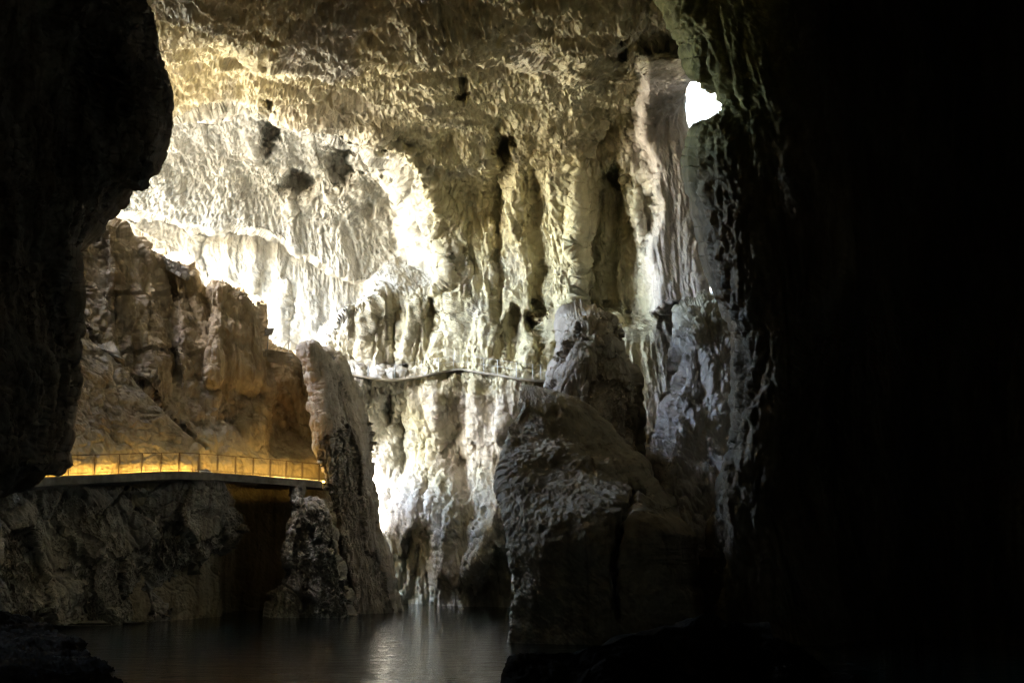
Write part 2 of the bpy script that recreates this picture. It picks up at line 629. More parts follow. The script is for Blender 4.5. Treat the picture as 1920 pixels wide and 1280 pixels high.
def wall_depth(px, py):
    Y = vault(px, py)
    px = np.asarray(px, float)
    py = np.asarray(py, float)
    q = np.stack([px.ravel() / 55.0, py.ravel() / 45.0, np.zeros(px.size)], -1)
    jx = 9 * fbm(q, 3, 0.6).reshape(px.shape)
    jy = 9 * fbm(q + 50, 3, 0.6).reshape(px.shape)
    px, py = px + jx, py + jy
    d = sdist(NICHE, px, py)
    w = 20 + 85 * sm(650, 780, px)
    Y = Y + 15.0 * sm(0, 1, d / w)
    # the arch: a proud lip along the niche, strongest where it bends down to the right
    Y = Y - (0.7 + 1.0 * sm(560, 720, px)) * np.exp(-((d + 12) / 18) ** 2) * (1 - sm(500, 560, py)) * sm(230, 330, px)
    Y = Y + 6.0 * sm(0, 11, sdist(SHELF, px, py))
    Y = Y - 3.5 * sm(-6, 26, sdist(BUTT, px, py))
    Y = Y + 2.6 * sm(-10, 22, sdist(ALCOVE, px, py))
    Y = Y + 1.0 * sm(-8, 16, sdist(ALCOVE2, px, py))
    Y = Y - ribs(px, py)
    # ledge that carries the far walkway
    ledge = sm(690, 712, py) * (1 - sm(735, 900, py)) * sm(610, 660, px) * (1 - sm(1030, 1090, px))
    Y = Y - (1.6 + 3.2 * (1 - sm(660, 790, px))) * ledge
    # flared curtains at the foot of the wall
    Y = Y - 4.0 * np.exp(-((px - 745 + (py - 985) * 0.35) / 50) ** 2) * sm(840, 985, py) * (1 - 0.7 * sm(1000, 1110, py))
    Y = Y - 3.0 * np.exp(-((px - 915 + (py - 1000) * 0.3) / 30) ** 2) * sm(820, 1010, py) * (1 - 0.6 * sm(1050, 1120, py))
    Y = Y - 2.5 * np.exp(-((px - 840) / 44) ** 2) * sm(850, 1000, py) * (1 - 0.6 * sm(1060, 1120, py))
    return Y


# upright folds and grooves of the flowstone: x and y at the top, x and y at the foot, half width, metres proud (negative: groove)
RIBS = [(860, 380, 880, 690, 16, 1.6), (905, 440, 912, 690, 18, 1.5), (936, 300, 938, 690, 10, -1.2), (975, 330, 985, 700, 17, 1.7),
        (1003, 280, 1006, 620, 6, -1.8), (1035, 250, 1040, 690, 19, 1.8), (1068, 280, 1078, 620, 7, -1.5), (1085, 330, 1092, 620, 8, 1.6),
        (1010, 90, 1040, 260, 22, 1.4), (1100, 130, 1075, 330, 24, 1.6), (1140, 120, 1120, 300, 14, -1.4), (1175, 140, 1185, 330, 16, 1.8),
        (1195, 360, 1205, 560, 8, 1.4), (1130, 420, 1128, 600, 8, 1.0), (1160, 400, 1165, 600, 8, 0.9),
        (735, 330, 735, 530, 12, 1.2), (765, 330, 775, 540, 10, 1.0), (800, 350, 815, 540, 12, 1.2), (785, 400, 790, 540, 6, -1.0), (840, 420, 842, 560, 9, -1.6),
        (780, 560, 760, 690, 14, 1.2), (830, 580, 845, 690, 11, -1.2), (700, 570, 690, 690, 16, 1.2), (740, 580, 735, 690, 8, -1.2),
        (790, 720, 782, 1010, 24, 2.6), (832, 715, 815, 900, 15, 1.6), (812, 730, 798, 960, 6, -1.3), (862, 760, 872, 930, 16, -1.8), (850, 880, 830, 1110, 26, 2.2),
        (925, 790, 905, 1090, 19, 3.0), (945, 780, 946, 1100, 10, 1.8), (895, 720, 880, 850, 14, 1.2), (905, 860, 888, 1080, 6, -1.6), (760, 730, 752, 900, 9, -1.6),
        (735, 800, 725, 960, 14, 1.6), (790, 980, 760, 1120, 9, 1.6), (815, 1000, 800, 1130, 7, -1.2), (772, 960, 735, 1110, 7, 1.5), (930, 1000, 900, 1130, 7, 1.3),
        (480, 440, 470, 660, 12, 1.6), (520, 450, 525, 660, 14, 2.2), (545, 470, 550, 660, 7, -1.4), (430, 440, 425, 600, 14, 1.5), (390, 430, 380, 560, 10, -1.2),
        (585, 520, 590, 660, 12, 1.0), (535, 240, 545, 400, 14, 1.6), (590, 255, 600, 400, 18, 1.8), (470, 215, 480, 330, 14, 1.4), (380, 205, 388, 300, 12, 1.2),
        (680, 280, 690, 380, 12, 1.4), (620, 250, 622, 380, 7, -1.2)]


def ribs(px, py):
    out = np.zeros(px.shape)
    for (x0, y0, x1, y1, w_, a_) in RIBS:
        t = (py - y0) / (y1 - y0)
        m_ = (t > -0.25) & (t < 1.25) & (np.abs(px - (x0 + (x1 - x0) * t)) < 3 * w_ + 20)
        if not m_.any():
            continue
        tt = t[m_]
        q = np.stack([py[m_] / 60.0, np.full(tt.size, x0 * 0.13), np.zeros(tt.size)], -1)
        u = (px[m_] - (x0 + (x1 - x0) * tt) - 12 * noise(q) * (w_ / 12.0) ** 0.5) / (w_ * (1 + 0.35 * noise(q + 30)))
        prof = np.exp(-np.abs(u * 0.9) ** 2.4) if a_ > 0 else np.exp(-u * u * 1.6)
        out[m_] += 0.38 * a_ * prof * sm(-0.12, 0.12, tt) * (1 - sm(0.85, 1.12, tt))
    return out




def wall_mix(P, px, py):
    ceil = 1 - sm(-60, 90, py - (190 + 0.10 * np.abs(px - 800) + 60 * noise(P * 0.06)) + 120 * sm(950, 1200, px))
    dr = drapery(1.0, 0.42, 0.28, 0.08, 0.0, 0.30, 0.05, 0.15, 1.4)(P, px, py)
    cr = craggy(1.5, 0.45, 0.30, 0.17, 0.17, 4.0, (0.75, 0.75, 1.3))(P, px, py)
    back = sm(0, 10, sdist(SHELF, px, py))
    smooth = sm(-5, 15, sdist(BUTT, px, py)) * 0.55
    d = ceil * cr + (1 - ceil) * dr
    return d * (1 - 0.45 * back) * (1 - smooth) * (1 - 0.3 * sm(700, 780, py))


def wall_tint(px, py):
    P = at(px, py, 80).reshape(-1, 3)
    n = (fbm(P * 0.09, 4) * 0.5).reshape(px.shape)
    n2 = (fbm(P * 0.2 + 40, 4) * 0.5).reshape(px.shape)
    ochre = sm(560, 900, px + 250 * n) * (1 - sm(1180, 1240, px + 80 * n)) * 0.75
    ochre = np.maximum(ochre, 0.35 * sm(0.05, 0.35, n2))
    ochre = np.maximum(ochre, (0.6 + 0.5 * n) * (1 - sm(150, 260, py)))  # vault ochre, raised so the colour brightens the ceiling in place of light
    ochre *= 1 - 0.6 * sm(700, 1000, py)
    green = 0.35 * sm(0.08, 0.3, n2 + 0.12) * sm(1000, 1260, px) * (1 - sm(150, 320, py))
    green = np.maximum(green, 0.45 * sm(0.1, 0.35, n) * sm(730, 830, py) * (1 - sm(900, 980, py)))
    pale = 0.8 * sm(-5, 20, sdist(BUTT, px, py)) * sm(100, 150, py)
    pale = np.maximum(pale, 0.25 * (1 - sm(430, 560, px + 120 * n)) * sm(180, 240, py))
    pale = np.maximum(pale, 0.6 * sm(700, 760, py) * sm(-0.05, 0.2, n2 + 0.05))
    grey = 0.6 * sm(-6, 14, sdist(NICHE, px, py)) * (1 - 0.15 * sm(620, 760, px)) * (1 - sm(560, 700, py) * sm(600, 660, px))  # grey niche rock, its colour also darkened against the strong daylight there
    grey = np.maximum(grey, 0.6 * (1 - sm(740, 800, px)) * sm(640, 720, py))  # grey put into the colour to dim the sun patch below
    grey = np.maximum(grey, 0.5 * sm(0.05, 0.3, -n2) * (1 - sm(900, 1100, px)))
    return np.stack([ochre * (1 - grey), green, pale * (1 - grey), np.clip(grey, 0, 1)], -1)


HOLES = pockets([(866, 176, 13, 24, 4.5), (940, 268, 26, 20, 3.0), (946, 345, 18, 90, 1.3), (503, 245, 18, 44, 7), (645, 305, 27, 46, 7),
                 (716, 300, 11, 34, 5), (558, 345, 28, 20, 6), (1163, 92, 14, 34, 6), (845, 545, 13, 20, 3.5), (993, 605, 9, 15, 4),
                 (812, 600, 11, 40, 2.4), (966, 640, 13, 55, 2.8), (727, 760, 10, 36, 3), (762, 690, 9, 12, 2.5), (1150, 330, 20, 18, 2.5),
                 (690, 392, 12, 16, 1.8), (775, 70, 7, 22, 1.4), (497, 120, 8, 30, 1.4), (865, 890, 14, 44, 1.2), (1180, 390, 8, 60, 1.6),
                 (388, 232, 7, 32, 1.6), (690, 745, 10, 24, 1.4), (600, 250, 8, 26, 1.2)])
far_wall, FW = rock('cave_wall_far', -400, 1160,
                    [(-400, 170), (200, 175), (300, 175), (345, 150), (400, 70), (450, -20), (1160, -60)],
                    [(-400, 1560), (90, 1500), (146, 1286), (200, 1284), (250, 1296), (330, 1305), (420, 1319), (500, 1332), (560, 1341),
                     (585, 1400), (640, 1560), (1160, 1560)],
                    wall_depth, 860, 800, M_WALL, [wall_mix, HOLES], rl=(0, 0), rr=(30, 3), thick=9, tint=wall_tint, smap=(0.09, 0.035))
tag(far_wall, 'sunlit ochre flowstone wall curving up into the pitted cave vault', kind='structure')

# ------------------------------------------------------------------ the dark outer cave: roof, sides and end behind the viewer
ny, na = 60, 64
an = np.linspace(-0.12, math.pi + 0.12, na)
Tg, Ag = np.meshgrid(np.linspace(0, 1, ny), an, indexing='ij')
YEND = 98 - 35 * sm(-2, -14, -47 * np.cos(Ag))      # the cave mouth opens further forward on the left
Yg = -28 + (YEND + 28) * Tg
H = 31 + np.clip(Yg - 42, 0, None) * 0.42
S = np.stack([-47 * np.sign(np.cos(Ag)) * np.abs(np.cos(Ag)) ** 0.7, Yg, H * np.sign(np.sin(Ag)) * np.abs(np.sin(Ag)) ** 0.7], -1)
S[..., 0] *= np.where(S[..., 0] > 0, 1 - 0.45 * sm(58, 92, Yg), 1.0)  # unseen right side drawn in to shut out skylight
S = S + (fbm(S.reshape(-1, 3) * 0.1, 4) * 1.6).reshape(ny, na, 1) * np.array([0.6, 0.3, 0.6])
idx = np.arange(ny * na).reshape(ny, na)
fs = [tuple(int(v) for v in q) for q in np.stack([idx[:-1, :-1], idx[:-1, 1:], idx[1:, 1:], idx[1:, :-1]], -1).reshape(-1, 4)]
Vs = S.reshape(-1, 3)
OFF = S + np.stack([-np.cos(Ag) * 4, 0 * Ag, np.abs(np.sin(Ag)) * 4 + 1], -1)
no = ny * na
Vs = np.concatenate([Vs, OFF.reshape(-1, 3)])
fs += [tuple(int(v) + no for v in q[::-1]) for q in fs]
for r_ in (0, ny - 1):
    for k in range(na - 1):
        fs.append((int(idx[r_, k]), int(idx[r_, k + 1]), int(idx[r_, k + 1]) + no, int(idx[r_, k]) + no))
cen = len(Vs)
Vs = np.concatenate([Vs, [[0, -30, 8]]])
for k in range(na - 1):
    fs.append((int(idx[0, k + 1]), int(idx[0, k]), cen))
fs.append((int(idx[0, 0]), int(idx[0, na - 1]), cen))
shell = link('cave_ceiling', Vs, fs, M_WALL)
tag(shell, 'dark rock roof and sides of the outer cave', kind='structure')

# lake bed and water
bed = link('lake_bed', [(-70, -40, -2.5), (70, -40, -2.5), (70, 125, -2.5), (-70, 125, -2.5)], [(0, 1, 2, 3)], M_DARK)
tag(bed, 'dark lake bed under the water', kind='structure')
gx = np.linspace(-60, 60, 60)
gy = np.linspace(-30, 108, 70)
GX, GY = np.meshgrid(gx, gy)
wi = np.arange(GX.size).reshape(GX.shape)
wf = np.stack([wi[:-1, :-1], wi[:-1, 1:], wi[1:, 1:], wi[1:, :-1]], -1).reshape(-1, 4)
lake = link('lake_water', np.stack([GX.ravel(), GY.ravel(), 0 * GX.ravel()], -1), wf, M_WATER)
tag(lake, 'still dark lake water on the cave floor', kind='structure')

# unseen pale ground added outside the mouth (left) to bounce sunlight in, and the sunlit rock seen through the slot (right)
gx = np.linspace(-420, -48, 100)
gy = np.linspace(84, 420, 80)
GX, GY = np.meshgrid(gx, gy)
GZ = -0.5 + np.clip(-GX - 48, 0, None) * 0.12 - np.clip(-GX - 90, 0, None) * 0.08 + 1.2 * fbm(np.stack([GX.ravel(), GY.ravel(), 0 * GX.ravel()], -1) * 0.06, 4).reshape(GX.shape)
wi = np.arange(GX.size).reshape(GX.shape)
wf = np.stack([wi[:-1, :-1], wi[:-1, 1:], wi[1:, 1:], wi[1:, :-1]], -1).reshape(-1, 4)
ground = link('ground', np.stack([GX.ravel(), GY.ravel(), GZ.ravel()], -1), wf, M_GROUND)
tag(ground, 'unseen pale ground added outside the cave mouth to bounce sunlight in', kind='structure')

cliff, _ = rock('cliff', -100, 1000, [(-100, 1180), (1000, 1180)], [(-100, 1700), (1000, 1700)],
                lambda x, y: 128 + (640 - y) * 0.03 + (x - 1300) * 0.05, 160, 260, M_OUT, [craggy(2, 1.2, 0.5, 0.2, 0.12)],
                rl=(60, 12), rr=(60, 12), thick=25)
tag(cliff, 'white sunlit cliff seen through the narrow slot in the rock', 'cliff')


# ------------------------------------------------------------------ rock masses of the near cave
def bridge_y(px):
    return 57.0 + (np.asarray(px, float) - 60) / 540.0 * 16.0


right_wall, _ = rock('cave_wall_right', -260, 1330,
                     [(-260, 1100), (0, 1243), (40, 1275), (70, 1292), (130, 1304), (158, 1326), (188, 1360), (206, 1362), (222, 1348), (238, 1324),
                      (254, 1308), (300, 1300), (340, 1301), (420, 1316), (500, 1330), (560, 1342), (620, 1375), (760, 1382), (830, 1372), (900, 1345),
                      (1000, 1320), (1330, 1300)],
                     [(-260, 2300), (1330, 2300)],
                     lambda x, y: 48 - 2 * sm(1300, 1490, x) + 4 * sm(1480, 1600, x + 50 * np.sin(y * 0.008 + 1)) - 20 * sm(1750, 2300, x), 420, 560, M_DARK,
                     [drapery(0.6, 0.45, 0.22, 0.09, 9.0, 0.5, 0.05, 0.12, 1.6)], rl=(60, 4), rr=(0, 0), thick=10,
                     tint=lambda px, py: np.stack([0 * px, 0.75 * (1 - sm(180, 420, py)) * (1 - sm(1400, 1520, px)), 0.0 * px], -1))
tag(right_wall, 'black shadowed rock wall filling the right side', kind='structure')

left_rock, _ = rock('overhanging_rock', -260, 935,
                    [(-260, -700), (935, -700)],
                    [(-260, 150), (-40, 250), (0, 272), (40, 293), (100, 306), (170, 316), (230, 318), (280, 308), (320, 296), (345, 283), (365, 245),
                     (385, 215), (405, 195), (440, 170), (480, 152), (530, 142), (620, 140), (700, 136), (780, 128), (830, 116), (850, 115), (868, 121),
                     (880, 108), (890, 82), (902, 52), (918, 25), (935, -30)],
                    lambda x, y: 27 - 9 * sm(250, -500, x) + 0 * y, 360, 500, M_NEAR,
                    [drapery(0.30, 0.14, 0.08, 0.22, 20.0, 0.8, -0.2, 0.045, 2.2), craggy(0.3, 0.10, 0.035, 0.012, 0.35, 2)], rl=(0, 0), rr=(90, 6), thick=9)
tag(left_rock, 'dark rounded rock mass hanging over the left edge of the picture', 'rock')

ridge_top = [(250, -560), (404, -470), (405, 172), (418, 196), (425, 215), (428, 232), (434, 240), (447, 244), (452, 262), (460, 274), (472, 286), (484, 318), (500, 344), (506, 350),  # first points: unseen shoulder added far left to block skylight
             (516, 360), (524, 372), (535, 388), (545, 396), (556, 430), (600, 470), (640, 496), (655, 503), (661, 540), (664, 560), (700, 595), (800, 622), (900, 660), (1000, 690), (1160, 712)]


def ridge_depth(px, py):
    Y = bridge_y(np.clip(px, 60, 640)) + 1.6 + np.clip(870 - np.maximum(py, 405), 0, None) * 0.016
    Y = Y + 7.0 * sm(896, 915, py) * sm(400, 440, px)
    slab = sm(-3, 6, (py - 600) - (px - 145) * 0.98) * sm(560, 640, py) * (1 - sm(370, 395, px))
    Y = Y - 1.3 * slab
    Y = Y - 1.2 * np.exp(-((px - 205 - (py - 430) * 0.1) / 14) ** 2) * (1 - sm(520, 640, py))
    Y = Y + 1.2 * np.exp(-((px - 315 - (py - 560) * 0.05) / 12) ** 2) * sm(480, 540, py) * (1 - sm(690, 760, py))
    Y = Y + 2.2 * sm(495, 520, px) * (1 - sm(820, 860, py))
    return Y


def ridge_disp(P, px, py):
    slab = sm(-3, 6, (py - 600) - (px - 145) * 0.98) * sm(560, 640, py) * (1 - sm(370, 395, px))
    low = sm(780, 830, py)
    a = drapery(0.7, 0.38, 0.17, 0.2, 33.0, 0.5, 0.12, 0.08)(P, px, py)
    b = craggy(0.4, 0.35, 0.14, 0.05, 0.3, 5)(P, px, py)
    return a * (1 - 0.75 * slab) * (1 - 0.75 * low) + b * (0.35 - 0.05 * low)


ridge, _ = rock('rock_ridge', 250, 1165, [(250, -900), (1165, -900)], ridge_top, ridge_depth, 470, 640, M_BROWN, [ridge_disp, crack([(140, 596), (200, 652), (262, 718), (330, 782), (388, 838)], 0.9, 5)],
                rl=(0, 0), rr=(22, 2.5), thick=4.0, smap=(0.62, 0.10),
                tint=lambda px, py: np.stack([0.35 * sm(780, 850, py), 0 * px, 0 * px], -1))
tag(ridge, 'brown rock ridge sloping down behind the lit footbridge', 'rock')

knob, _ = rock('rock_outcrop', 527, 800,
               [(527, 415), (531, 408), (540, 397), (560, 394), (620, 388), (700, 378), (800, 400)],
               [(527, 428), (531, 438), (540, 447), (558, 457), (566, 480), (575, 488), (600, 493), (640, 498), (700, 505), (800, 470)],
               lambda x, y: bridge_y(x) + 4.6 - 0.006 * (y - 530) + 2.5 * sm(700, 800, y), 130, 300, M_BROWN,
               [drapery(0.55, 0.34, 0.15, 0.2, 50.0, 0.6, -0.05, 0.08)], rl=(26, 3), rr=(24, 3), rt=(16, 2.5), thick=3)
tag(knob, 'rounded knob of rock standing up from the brown ridge', 'rock')

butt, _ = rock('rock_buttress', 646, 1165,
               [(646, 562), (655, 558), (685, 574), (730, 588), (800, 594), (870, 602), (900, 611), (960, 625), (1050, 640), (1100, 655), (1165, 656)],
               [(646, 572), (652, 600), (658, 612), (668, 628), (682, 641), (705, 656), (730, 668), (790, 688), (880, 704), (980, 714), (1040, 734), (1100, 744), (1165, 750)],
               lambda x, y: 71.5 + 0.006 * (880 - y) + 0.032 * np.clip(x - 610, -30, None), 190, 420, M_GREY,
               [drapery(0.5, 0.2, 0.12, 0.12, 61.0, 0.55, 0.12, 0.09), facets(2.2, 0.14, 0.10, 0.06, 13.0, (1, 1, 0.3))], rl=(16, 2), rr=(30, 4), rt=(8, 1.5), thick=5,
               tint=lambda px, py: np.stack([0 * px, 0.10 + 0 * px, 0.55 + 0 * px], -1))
tag(butt, 'steep grey rock buttress dropping to the water right of the footbridge', 'rock')

stub, _ = rock('rock_pillar', 910, 1160,
               [(906, 553), (918, 551), (940, 549), (985, 537), (1020, 540), (1080, 533), (1110, 505), (1160, 495)],
               [(906, 566), (920, 569), (934, 572), (940, 590), (948, 606), (970, 618), (1000, 628), (1040, 632), (1100, 650), (1160, 660)],
               lambda x, y: 68.6 - 0.004 * (y - 900), 170, 260, M_GREY,
               [craggy(0.6, 0.3, 0.12, 0.06, 0.3, 11, (1, 1, 0.6)), facets(1.9, 0.16, 0.12, 0.10, 23.0, (1, 1, 0.5))], rl=(18, 2), rr=(24, 3), rt=(0, 0), thick=3)
tag(stub, 'fractured grey rock pillar under the end of the footbridge', 'rock')

lowwall, _ = rock('rock_wall', 904, 1172,
                  [(893, -260), (1172, -260)],
                  [(893, 430), (900, 431), (915, 441), (935, 446), (950, 441), (965, 457), (985, 459), (1005, 455), (1030, 438), (1045, 410), (1060, 376),
                   (1075, 362), (1100, 354), (1172, 344)],
                  lambda x, y: bridge_y(x) - 0.3 - 2.2 * sm(940, 1172, y) * sm(340, 0, x), 440, 300, M_GREY,
                  [craggy(0.8, 0.25, 0.06, 0.04, 0.20, 15, (1, 1, 0.75)), facets(2.8, 0.28, 0.18, 0.2, 33.0, (0.8, 1, 0.9))], rl=(0, 0), rr=(34, 3), rt=(12, 1.2), thick=4,
                  tint=lambda px, py: np.stack([0 * px, 0.08 + 0 * px, 0 * px], -1))
tag(lowwall, 'dim cracked rock wall below the footbridge beside the water', 'rock')

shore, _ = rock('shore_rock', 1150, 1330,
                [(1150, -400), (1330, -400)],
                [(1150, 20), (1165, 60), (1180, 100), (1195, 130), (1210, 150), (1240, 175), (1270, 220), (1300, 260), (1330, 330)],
                lambda x, y: 50 - 24 * sm(1150, 1330, y), 240, 200, M_SHADE,
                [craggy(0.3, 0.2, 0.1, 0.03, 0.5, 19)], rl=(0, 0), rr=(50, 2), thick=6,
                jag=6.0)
tag(shore, 'low dim boulder bank at the water in the bottom left corner', 'rock')

block, _ = rock('rock_block', 722, 1330,
                [(722, 985), (728, 976), (745, 968), (775, 957), (805, 946), (850, 944), (900, 947), (1010, 954), (1100, 957), (1330, 955)],
                [(722, 1004), (728, 1020), (735, 1040), (745, 1080), (770, 1120), (820, 1160), (900, 1230), (1000, 1300), (1330, 1360)],
                lambda x, y: 47 + 6 * sm(1050, 720, y) - 0.006 * (x - 1000), 260, 420, M_BLOCK,
                [craggy(0.7, 0.05, 0.06, 0.05, 0.15, 23), crack([(1195, 900), (1170, 980), (1150, 1060), (1160, 1160)], 0.6, 7),
                 pockets([(1110, 870, 8, 22, 1.0), (1040, 770, 14, 9, 0.6)])], rl=(6, 0.4), rr=(130, 7), rt=(40, 3), thick=5, jag=7.0)
tag(block, 'shaded buff rock block rising from the water right of the lake', 'rock')

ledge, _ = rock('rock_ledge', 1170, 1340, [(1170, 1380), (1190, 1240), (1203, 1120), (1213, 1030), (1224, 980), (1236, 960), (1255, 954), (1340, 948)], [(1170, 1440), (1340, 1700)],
                lambda x, y: 33 - 3 * sm(1100, 1340, y) + 0 * x, 200, 120, M_SHADE, [craggy(0.5, 0.15, 0.08, 0.03, 0.3, 29)], rl=(20, 1.5), rr=(0, 0), rt=(20, 4), thick=6)
tag(ledge, 'low rock ledge, its shade painted black, in front of the buff block at the bottom edge', 'rock')

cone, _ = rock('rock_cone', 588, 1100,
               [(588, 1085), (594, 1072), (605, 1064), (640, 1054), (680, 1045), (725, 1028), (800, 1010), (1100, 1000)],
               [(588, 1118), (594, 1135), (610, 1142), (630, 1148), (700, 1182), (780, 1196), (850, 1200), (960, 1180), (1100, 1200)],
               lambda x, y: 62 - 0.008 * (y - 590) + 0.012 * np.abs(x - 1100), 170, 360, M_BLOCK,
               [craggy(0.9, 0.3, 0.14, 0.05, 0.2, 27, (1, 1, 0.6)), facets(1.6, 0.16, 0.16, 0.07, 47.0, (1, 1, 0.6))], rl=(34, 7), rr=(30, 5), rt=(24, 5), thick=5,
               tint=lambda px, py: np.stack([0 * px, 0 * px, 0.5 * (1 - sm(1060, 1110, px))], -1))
tag(cone, 'tall cone of buff rock behind the rock block at the end of the far walkway', 'rock')

bulge, _ = rock('flowstone_boulder', 560, 1250,
                [(560, 1322), (575, 1298), (590, 1281), (620, 1270), (660, 1262), (710, 1255), (745, 1247), (780, 1238), (830, 1230), (1250, 1180)],
                [(560, 1345), (620, 1395), (760, 1400), (1250, 1420)],
                lambda x, y: 60 - 0.010 * (y - 560), 170, 420, M_WALL,
                [drapery(0.8, 0.5, 0.24, 0.3, 71.0, 0.5, 0.1, 0.1)], rl=(40, 7), rr=(10, 2), rt=(34, 8), thick=5,
                tint=lambda px, py: np.stack([0.4 * (1 - sm(590, 660, py)), 0 * px, 0.5 * sm(600, 700, py)], -1))
tag(bulge, 'furrowed pale flowstone boulder below the bright slot', 'rock')


# ------------------------------------------------------------------ built things
def tube(pts, r, n=6):
    pts = np.asarray(pts, float)
    V, Fc = [], []
    for i, p in enumerate(pts):
        d = pts[min(i + 1, len(pts) - 1)] - pts[max(i - 1, 0)]
        d /= np.linalg.norm(d)
        u = np.cross(d, [0, 0, 1.0])
        if np.linalg.norm(u) < 1e-3:
            u = np.array([1.0, 0, 0])
        u /= np.linalg.norm(u)
        v = np.cross(d, u)
        for k in range(n):
            a = 2 * math.pi * k / n
            V.append(p + r * (math.cos(a) * u + math.sin(a) * v))
    for i in range(len(pts) - 1):
        for k in range(n):
            Fc.append((i * n + k, i * n + (k + 1) % n, (i + 1) * n + (k + 1) % n, (i + 1) * n + k))
    Fc.append(tuple(range(n))[::-1])
    Fc.append(tuple(range((len(pts) - 1) * n, len(pts) * n)))
    return V, Fc


def merge(parts):
    V, Fc = [], []
    for v, f in parts:
        o = len(V)
        V += list(v)
        Fc += [tuple(i + o for i in q) for q in f]
    return V, Fc


def strip(front, back, h):
    """Solid strip between two rows of points, h metres thick downwards."""
    n = len(front)
    V = []
    for a, b in zip(front, back):
        V += [a, b, b - np.array([0, 0, h]), a - np.array([0, 0, h])]
    Fc = []
    for i in range(n - 1):
        for k in range(4):
            Fc.append((i * 4 + k, i * 4 + (k + 1) % 4, (i + 1) * 4 + (k + 1) % 4, (i + 1) * 4 + k))
    Fc.append((0, 3, 2, 1))
    e = (n - 1) * 4
    Fc.append((e, e + 1, e + 2, e + 3))
    return V, Fc


Zv = np.array([0, 0, 1.0])

# the lit footbridge
DECK = [(20, 901), (60, 898.5), (128, 893.5), (176, 892), (222, 890), (265, 887.5), (301, 886), (335, 885), (372, 886.5), (407, 888), (441, 890.5), (474, 892.5),
        (506, 895), (536, 897.5), (566, 900), (604, 903)]
dxs = np.array([p[0] for p in DECK], float)
dys = np.array([p[1] for p in DECK], float)
fx = np.linspace(20, 604, 60)
fr = at(fx, np.interp(fx, dxs, dys), bridge_y(fx) - 1.35)
bk = fr.copy()
bk[:, 1] += 2.6
bk[:, 0] -= 0.3
base = fr[30]
fb = empty('footbridge', tuple(base))
tag(fb, 'footbridge with thin railing, lit yellow from below along the brown ridge', 'footbridge')


def add(name, vf, mat, parent, smooth=False):
    o = link(name, np.asarray(vf[0]) - np.array(parent.location), vf[1], mat, parent, smooth=smooth)
    return o


add('deck', strip(fr, bk, 0.34), M_CONC, fb)
kerb_f = fr + np.array([0, -0.04, 0.06])
add('deck_edge', strip(kerb_f, kerb_f + np.array([0, 0.14, 0]), 0.12), M_CONC, fb)
posts_px = [90, 128, 176, 222, 265, 301, 335, 372, 407, 441, 474, 506, 536, 566, 598]
pb = at(posts_px, np.interp(posts_px, dxs, dys), bridge_y(posts_px) - 1.3)
RH = 1.0
for p in pb:
    add('post', tube([p, p + Zv * RH], 0.028, 6), M_RUSTY, fb)
add('top_rail', tube([p + Zv * (RH + 0.01) for p in pb], 0.024, 6), M_RUSTY, fb)
for a, b in zip(pb[:-1], pb[1:]):
    d = (b - a)
    a2, b2 = a + d * 0.06, b - d * 0.06
    fr_ = merge([tube([a2 + Zv * 0.16, b2 + Zv * 0.16], 0.014, 5), tube([a2 + Zv * 0.16, a2 + Zv * 0.93], 0.009, 5), tube([b2 + Zv * 0.16, b2 + Zv * 0.93], 0.009, 5)])
    add('panel_frame', fr_, M_RUSTY, fb)
lx = np.linspace(40, 600, 50)
lp = at(lx, np.interp(lx, dxs, dys), bridge_y(lx) - 1.35)
lp[:, 1] += 1.6
lp[:, 2] += 0.10
add('light_strip', tube(lp, 0.05, 6), M_GLOW, fb)

# far walkway along the big wall
path = [(648, 699), (700, 707), (732, 710), (760, 707), (800, 701), (832, 694), (862, 690), (885, 694), (920, 699), (950, 704), (975, 708), (1005, 711), (1040, 713)]
px_ = np.array([p[0] for p in path], float)
py_ = np.array([p[1] for p in path], float)
wx = np.linspace(648, 1040, 50)
wyv = np.interp(wx, px_, py_)
yw = wall_depth(wx, wyv + 8)
FWp = FW.reshape(-1, 3)
_c = (FWp - np.array([0, 0, CAM_Z]))
_d = _c[:, 1] * CP + _c[:, 2] * SP
fpx = 960 + F_PX * _c[:, 0] / _d
fpy = 640 - F_PX * (_c[:, 2] * CP - _c[:, 1] * SP) / _d
for k in range(len(wx)):
    near = (np.abs(fpx - wx[k]) < 8) & (np.abs(fpy - wyv[k] - 1) < 9)
    if near.any():
        yw[k] = np.percentile(FWp[near, 1], 25)
yw = np.convolve(np.pad(yw, 3, 'edge'), np.ones(7) / 7, 'valid') - 0.7
wf_ = at(wx, wyv, yw)
wb_ = wf_.copy()
wb_[:, 1] += 1.3
wk = empty('cliff_walkway', tuple(wf_[25]))
tag(wk, 'pale narrow walkway with railing posts across the far flowstone wall', 'walkway')
add('deck', strip(wf_, wb_, 0.11), M_PALE, wk)
ppx = [690, 740, 790, 822, 850, 876, 907, 933, 968, 999, 1014, 1032]
pp = at(ppx, np.interp(ppx, px_, py_), np.interp(ppx, wx, yw) + 0.1)
for p in pp:
    add('post', tube([p, p + Zv * 0.98], 0.016, 6), M_STEEL, wk)
for hgt in (0.95, 0.52):
    add('rail', tube([p + Zv * hgt for p in pp], 0.011, 5), M_STEEL, wk)

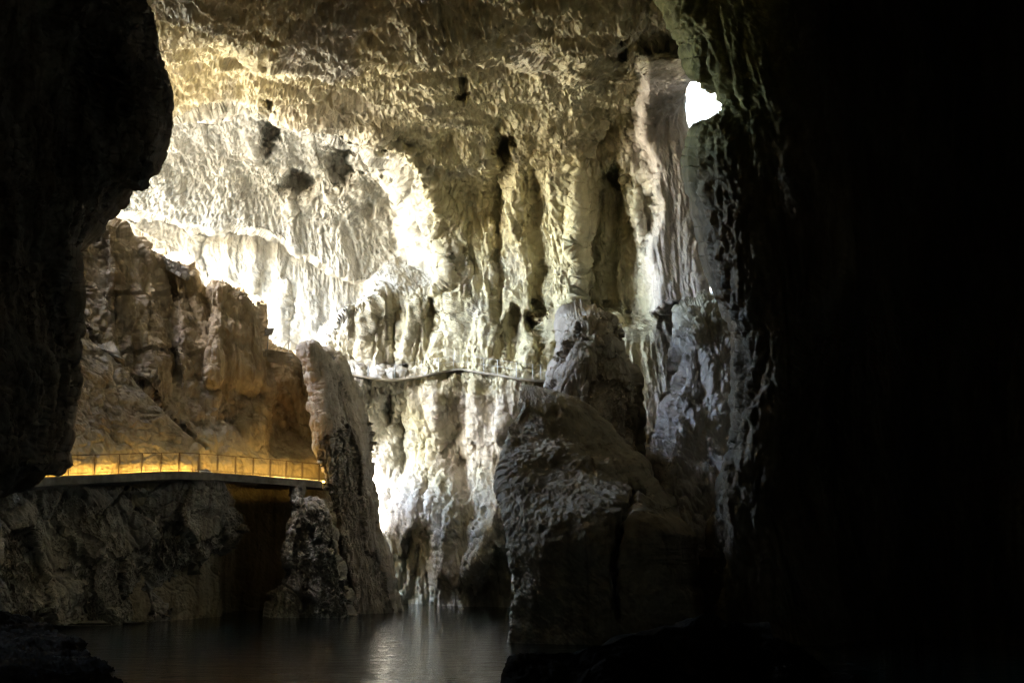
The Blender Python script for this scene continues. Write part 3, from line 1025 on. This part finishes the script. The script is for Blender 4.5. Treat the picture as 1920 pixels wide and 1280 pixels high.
# stair railing on top of the ridge
rb = [(198, 420), (209, 426), (237, 437), (264, 455), (291, 472), (319, 486), (347, 501)]
rt_ = [(203, 397), (211, 403), (238, 418), (266, 435), (293, 450), (320, 463), (347, 477)]
rpx = [209, 237, 264, 291, 319, 347]
yb = bridge_y(280) + 1.6 + 7.5
B = at([p[0] for p in rb], [p[1] for p in rb], yb)
T = at([p[0] for p in rt_], [p[1] for p in rt_], yb)
rl_ = empty('stair_railing', tuple(B[2]))
tag(rl_, 'thin dark handrail on the ridge crest against the bright wall', 'railing')
for b, t in zip(B[1:], T[1:]):
    add('post', tube([b - Zv * 0.7, t], 0.022, 6), M_RUSTY, rl_)
add('handrail', tube(T, 0.02, 6), M_RUSTY, rl_)
for k in (0.5,):
    add('wire', tube(B * (1 - k) + T * k, 0.006, 5), M_RUSTY, rl_)


# floodlight on its post and the little railing in the notch
def boxv(c, u, v, w):
    c, u, v, w = map(np.asarray, (c, u, v, w))
    V = [c + a * u + b * v + d * w for a in (-1, 1) for b in (-1, 1) for d in (-1, 1)]
    return V, [(0, 1, 3, 2), (4, 6, 7, 5), (0, 4, 5, 1), (2, 3, 7, 6), (0, 2, 6, 4), (1, 5, 7, 3)]


yf = bridge_y(510) + 5.2
f0 = at(501, 662, yf)
f1 = at(503, 630, yf)
fc = at(504, 622, yf)
fl = empty('floodlight', tuple(f0))
tag(fl, 'square grey floodlight tilted on a thin post beside the rock knob', 'floodlight')
add('post', tube([f0 - Zv * 0.6, f1], 0.03, 6), M_LAMP, fl)
u = np.array([0.27, 0.05, 0.03])
w = np.array([0.07, 0.02, 0.23])
nrm = np.cross(u, w)
nrm = nrm / np.linalg.norm(nrm) * 0.07
add('lamp_housing', boxv(fc, u, w, nrm), M_LAMP, fl)
add('lamp_face', boxv(fc + nrm * 1.1 * np.sign(-nrm[1]), u * 0.88, w * 0.88, nrm * 0.15), M_STEEL, fl)
add('bracket', tube([at(496, 621, yf), at(497, 616, yf), at(503, 618, yf)], 0.05, 6), M_LAMP, fl)

g0 = at([506, 522, 541, 552], [632, 634, 636, 638], yf - 0.3)
gr = empty('notch_railing', tuple(g0[1]))
tag(gr, 'short pale railing with a diagonal brace in the notch of the ridge', 'railing')
add('top_rail', tube(g0, 0.014, 5), M_STEEL, gr)
a = at(541, 664, yf - 0.3)
add('post', tube([a - Zv * 0.3, g0[2]], 0.04, 6), M_STEEL, gr)
add('brace', tube([at(526, 658, yf - 0.3), g0[2] - Zv * 0.1], 0.03, 6), M_STEEL, gr)


# rubble parapets of the path: every stone a part
def stone_mesh(seed):
    r = np.random.RandomState(seed)
    V, Fc = boxv((0, 0, 0), (0.5, 0, 0), (0, 0.5, 0), (0, 0, 0.5))
    V = np.array(V) + r.uniform(-0.09, 0.09, (8, 3))
    me = bpy.data.meshes.new('stone')
    me.from_pydata([tuple(v) for v in V], [], Fc)
    me.materials.append(M_BROWN)
    me.update()
    return me


STONES = [stone_mesh(k) for k in range(5)]


def parapet(p0, p1, rows, sw, sh, depth, label, seed):
    p0, p1 = np.asarray(p0), np.asarray(p1)
    root = empty('stone_parapet', tuple(p0))
    tag(root, label, 'parapet')
    d = p1 - p0
    ln = np.linalg.norm(d)
    d = d / ln
    r = np.random.RandomState(seed)
    ang = math.atan2(d[1], d[0])
    tilt = -math.asin(d[2])
    for j in range(rows):
        x = -0.5 * sw * (j % 2)
        while x < ln:
            wdt = sw * r.uniform(0.7, 1.3)
            o = bpy.data.objects.new('stone', STONES[r.randint(5)])
            COL.objects.link(o)
            o.parent = root
            c = d * (x + wdt / 2) + np.array([0, r.uniform(-0.05, 0.05), -sh * (j + 0.5)])
            o.location = tuple(c)
            o.rotation_euler = (0, tilt, ang)
            o.scale = (wdt * 0.97, depth, sh * r.uniform(0.9, 1.0))
            x += wdt
    vf = strip([p0 + np.array([0, -depth * .35, .01]), p1 + np.array([0, -depth * .35, .01])],
               [p0 + np.array([0, depth * .35, .01]), p1 + np.array([0, depth * .35, .01])], rows * sh * 0.95)
    add('mortar_core', vf, M_BROWN, root)
    return root


parapet(at(268, 459, yb - 0.2), at(349, 503, yb - 0.2), 3, 0.4, 0.24, 0.5, 'low rubble wall under the handrail on the sloping ridge crest', 3)
parapet(at(498, 655, yf - 0.9), at(543, 662, yf - 0.9), 3, 0.36, 0.24, 0.5, 'low rubble wall in the notch beside the floodlight', 5)
